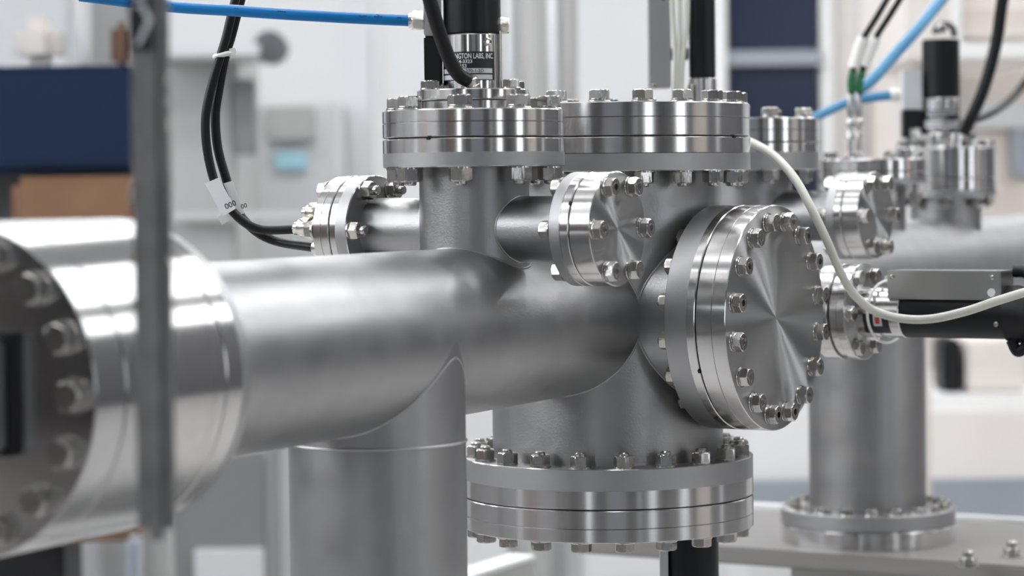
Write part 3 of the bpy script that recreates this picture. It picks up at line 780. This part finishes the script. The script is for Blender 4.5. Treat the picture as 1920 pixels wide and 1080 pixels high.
# ------------------------------------------------------------------ far blurred things
def rect(name, x0, x1, y0, y1, Y, depth, m, label, cat, to_floor=False, rot=0, group=None, bev=.006, base=None):
    """upright box whose front face fills the given pixels at depth Y; returns its Empty"""
    a, b = P(x0, y0, Y), P(x1, y1, Y); cx = (a.x+b.x)/2; z1 = a.z; z0 = 0.0 if to_floor else (b.z if base is None else base)
    e = empty(name, Matrix.Translation((cx, Y+depth/2, z0)) @ Matrix.Rotation(rot, 4, 'Z'), label, cat, group)
    if m: obj('body', box_bm(abs(b.x-a.x), depth, z1-z0, bev, (0, 0, (z1-z0)/2)), e, None, m)
    return e
def deco(e, name, x0, x1, y0, y1, Y, th, m):
    a, b = P(x0, y0, Y), P(x1, y1, Y)
    o = obj(name, box_bm(abs(b.x-a.x), th, abs(a.z-b.z), min(.002, th*.3)), e, e.matrix_world.inverted() @ T((a.x+b.x)/2, Y, (a.z+b.z)/2), m); return o
def rod(e, name, px, py, Y, r, L, m, d=(0, -1, 0)):
    return obj(name, cyl(r, 0, L, 32), e, e.matrix_world.inverted() @ frame(P(px, py, Y), d), m)
# grey cabinet behind the hanging cables
e = rect('equipment_cabinet', 300, 455, 100, 1200, 5.0, .5, 'grey_paint', 'grey cabinet far behind the two hanging black cables', 'cabinet', True)
deco(e, 'top_lid', 296, 500, 92, 112, 4.99, .3, 'lgrey_paint'); rod(e, 'dark_knob', 512, 92, 4.95, .030, .08, 'dgrey')
deco(e, 'side_door', 440, 480, 150, 290, 4.99, .06, 'grey_dark'); deco(e, 'shelf_edge', 320, 640, 400, 408, 4.97, .03, 'lgrey_paint')
e = rect('equipment_cabinet', 478, 640, 190, 1200, 5.6, .5, 'lgrey_paint', 'pale cabinet with a bluish sticker left of the front neck, far back', 'cabinet', True)
deco(e, 'dark_panel', 500, 590, 200, 262, 5.59, .03, 'grey_paint'); deco(e, 'blue_sticker', 515, 575, 285, 318, 5.59, .01, 'cyan')
e = rect('wall_pillar', 640, 712, -200, 1200, 6.0, .10, 'bluegrey', 'grey upright pillar far behind the front neck lid, left of it', 'pillar', True)
e.children[0].data.materials[0] = M['lgrey_paint']
e = rect('wall_pillar', 712, 730, -200, 1200, 6.4, .10, 'beige', 'thin brownish upright strip beside the far grey pillar', 'pillar', True)
# steel ducts behind the labelled actuator
for i, (x, r, m, lab) in enumerate(((965, 24, 'alu', 'left'), (1005, 15, 'grey_paint', 'middle'), (1050, 32, 'alu', 'right'))):
    q = P(x, 100, 4.6+.25*i); rr = r*q.y/FPX
    o = obj('steel_duct', cyl(rr, -q.z+.0, 2.6-q.z, 48), None, T(*q), m)
    tag(o, '%s upright steel duct in the blur right of the labelled actuator' % lab, 'duct', 'upright ducts')
e = rect('dark_window_panel', 1362, 1536, -250, 470, 5.9, .08, 'navy_glass', 'dark blue glazed panel with pale bar behind the slim black cylinder', 'panel', True)
deco(e, 'cross_bar', 1350, 1540, 96, 122, 5.89, .02, 'bluegrey'); deco(e, 'frame_post', 1338, 1363, -250, 480, 5.89, .06, 'white_paint')
for x0, x1, m, lab in ((1536, 1566, 'white_paint', 'white'), (1570, 1612, 'beige2', 'pale beige'), (1616, 1628, 'beige', 'thin brown'), (1630, 1692, 'beige2', 'broad pale beige')):
    rect('wall_pillar', x0, x1, -250, 1200, 5.9+.12*(x0 % 3), .1, m, '%s upright pillar in the blur behind the twin pins' % lab, 'pillar', True)
e = rect('machine_housing', 1700, 1990, -200, 112, 4.4, .6, 'beige2', 'pale beige machine housing with a white ledge at top right', 'machine')
deco(e, 'ledge', 1795, 1990, 82, 110, 4.37, .06, 'white_paint'); deco(e, 'seam_panel', 1800, 1990, 18, 70, 4.395, .02, 'beige')
deco(e, 'upright_edge', 1785, 1800, -200, 112, 4.39, .04, 'white_paint')
deco(e, 'support_leg', 1720, 1740, 112, 1400, 4.5, .1, 'beige')
e = rect('machine_housing', 1800, 1990, 112, 712, 5.05, .6, 'beige', 'greyish beige machine panel behind the far actuator at right', 'machine')
deco(e, 'grey_panel', 1810, 1930, 190, 240, 5.04, .02, 'lgrey_paint'); deco(e, 'dark_slot', 1895, 1935, 240, 330, 5.04, .02, 'bluegrey')
# pale things on the right below the level actuator
e = rect('work_bench', 1400, 2100, 745, 1400, 4.7, .7, 'white_paint', 'white bench front in the blur behind the far column', 'bench', True)
deco(e, 'drawer_front', 1730, 2100, 770, 905, 4.69, .02, 'cream'); deco(e, 'blue_grey_rail', 1380, 2100, 902, 985, 4.68, .03, 'bluegrey')
deco(e, 'white_rail', 1380, 2100, 985, 1004, 4.67, .04, 'white_paint')
bt = P(1400, 745, 4.7).z + .0005
rect('beige_crate', 1812, 1925, 640, 748, 4.74, .28, 'beige2', 'pinkish beige crate on the bench under the level actuator', 'crate', base=bt)
rect('black_unit', 1768, 1803, 636, 748, 4.74, .12, 'black_plastic', 'small upright black unit on the bench under the level actuator', 'unit', base=bt)
# blue magnet with brown coil, upper left
mg = empty('electromagnet', (P(60, 300, 3.6).x, 3.75, 0), 'dark blue magnet yoke with a brown coil at the left, behind the acrylic', 'magnet')
def mbox(nm, x0, x1, y0, y1, Y, d, m, bev=.01):
    a, b = P(x0, y0, Y), P(x1, y1, Y)
    d *= .4
    return obj(nm, box_bm(b.x-a.x, d, a.z-b.z, bev), mg, mg.matrix_world.inverted() @ T((a.x+b.x)/2, Y+d/2, (a.z+b.z)/2), m)
mbox('yoke', -300, 262, 128, 322, 3.6, .5, 'blue_yoke'); mbox('coil', 18, 262, 332, 470, 3.57, .5, 'copper', .012)
mbox('core', -300, 258, 318, 1010, 3.7, .3, 'dgrey'); mbox('coil', -20, 258, 880, 1016, 3.57, .5, 'copper', .012)
mbox('leg', -60, 135, 1016, 1900, 3.6, .4, 'black_plastic', .005)
mbox('terminal_cover', 20, 110, 30, 128, 3.62, .2, 'beige2', .02); mbox('terminal_post', 140, 165, -80, 128, 3.65, .1, 'white_paint', .01)
mbox('clamp', 205, 245, 40, 128, 3.64, .1, 'wood', .01)
e = rect('equipment_cabinet', -200, 130, -250, 130, 5.6, .3, 'lgrey_paint', 'pale grey cabinet above the blue magnet at top left', 'cabinet', True)
e = rect('equipment_cabinet', 130, 270, -250, 130, 6.1, .3, 'grey_paint', 'darker grey cabinet beside the acrylic edge bar at top left', 'cabinet', True)
# frames low down
e = rect('stand_frame', 232, 262, 1010, 1400, 3.4, .06, 'bluegrey', 'grey stand leg low at the left beside the magnet', 'stand', True)
e = rect('stand_frame', 322, 505, 850, 1400, 4.4, .3, 'grey_dark', 'grey blurred stand under the fat pipe left of the down pipe', 'stand', True)
deco(e, 'lower_panel', 365, 500, 1030, 1390, 4.39, .02, 'lgrey_paint')
# aluminium rail below the vessel foot
q0 = P(980, 1052, 2.75); fr = frame(q0, UP) @ Matrix.Rotation(math.atan2(DB.y, DB.x), 4, 'Z')
rl = empty('aluminium_rail', fr, 'grey aluminium rail running back under the vessel, left of its foot', 'rail')
obj('web', box_bm(.9, .020, .06, .001, (.44, 0, -.03)), rl, None, 'grey_paint'); obj('bright_flange', box_bm(.9, .030, .006, .001, (.44, -.004, .003)), rl, None, 'white_paint')
obj('shelf', box_bm(.9, .10, .006, .001, (.44, -.055, -.012)), rl, None, 'lgrey_paint')
obj('end_leg', box_bm(.05, .05, q0.z-.06, .002, (.40, 0, -.06-(q0.z-.06)/2)), rl, None, 'grey_paint')
obj('side_leg', box_bm(.05, .05, q0.z-.06, .002, (.80, 0, -.06-(q0.z-.06)/2)), rl, None, 'grey_paint')
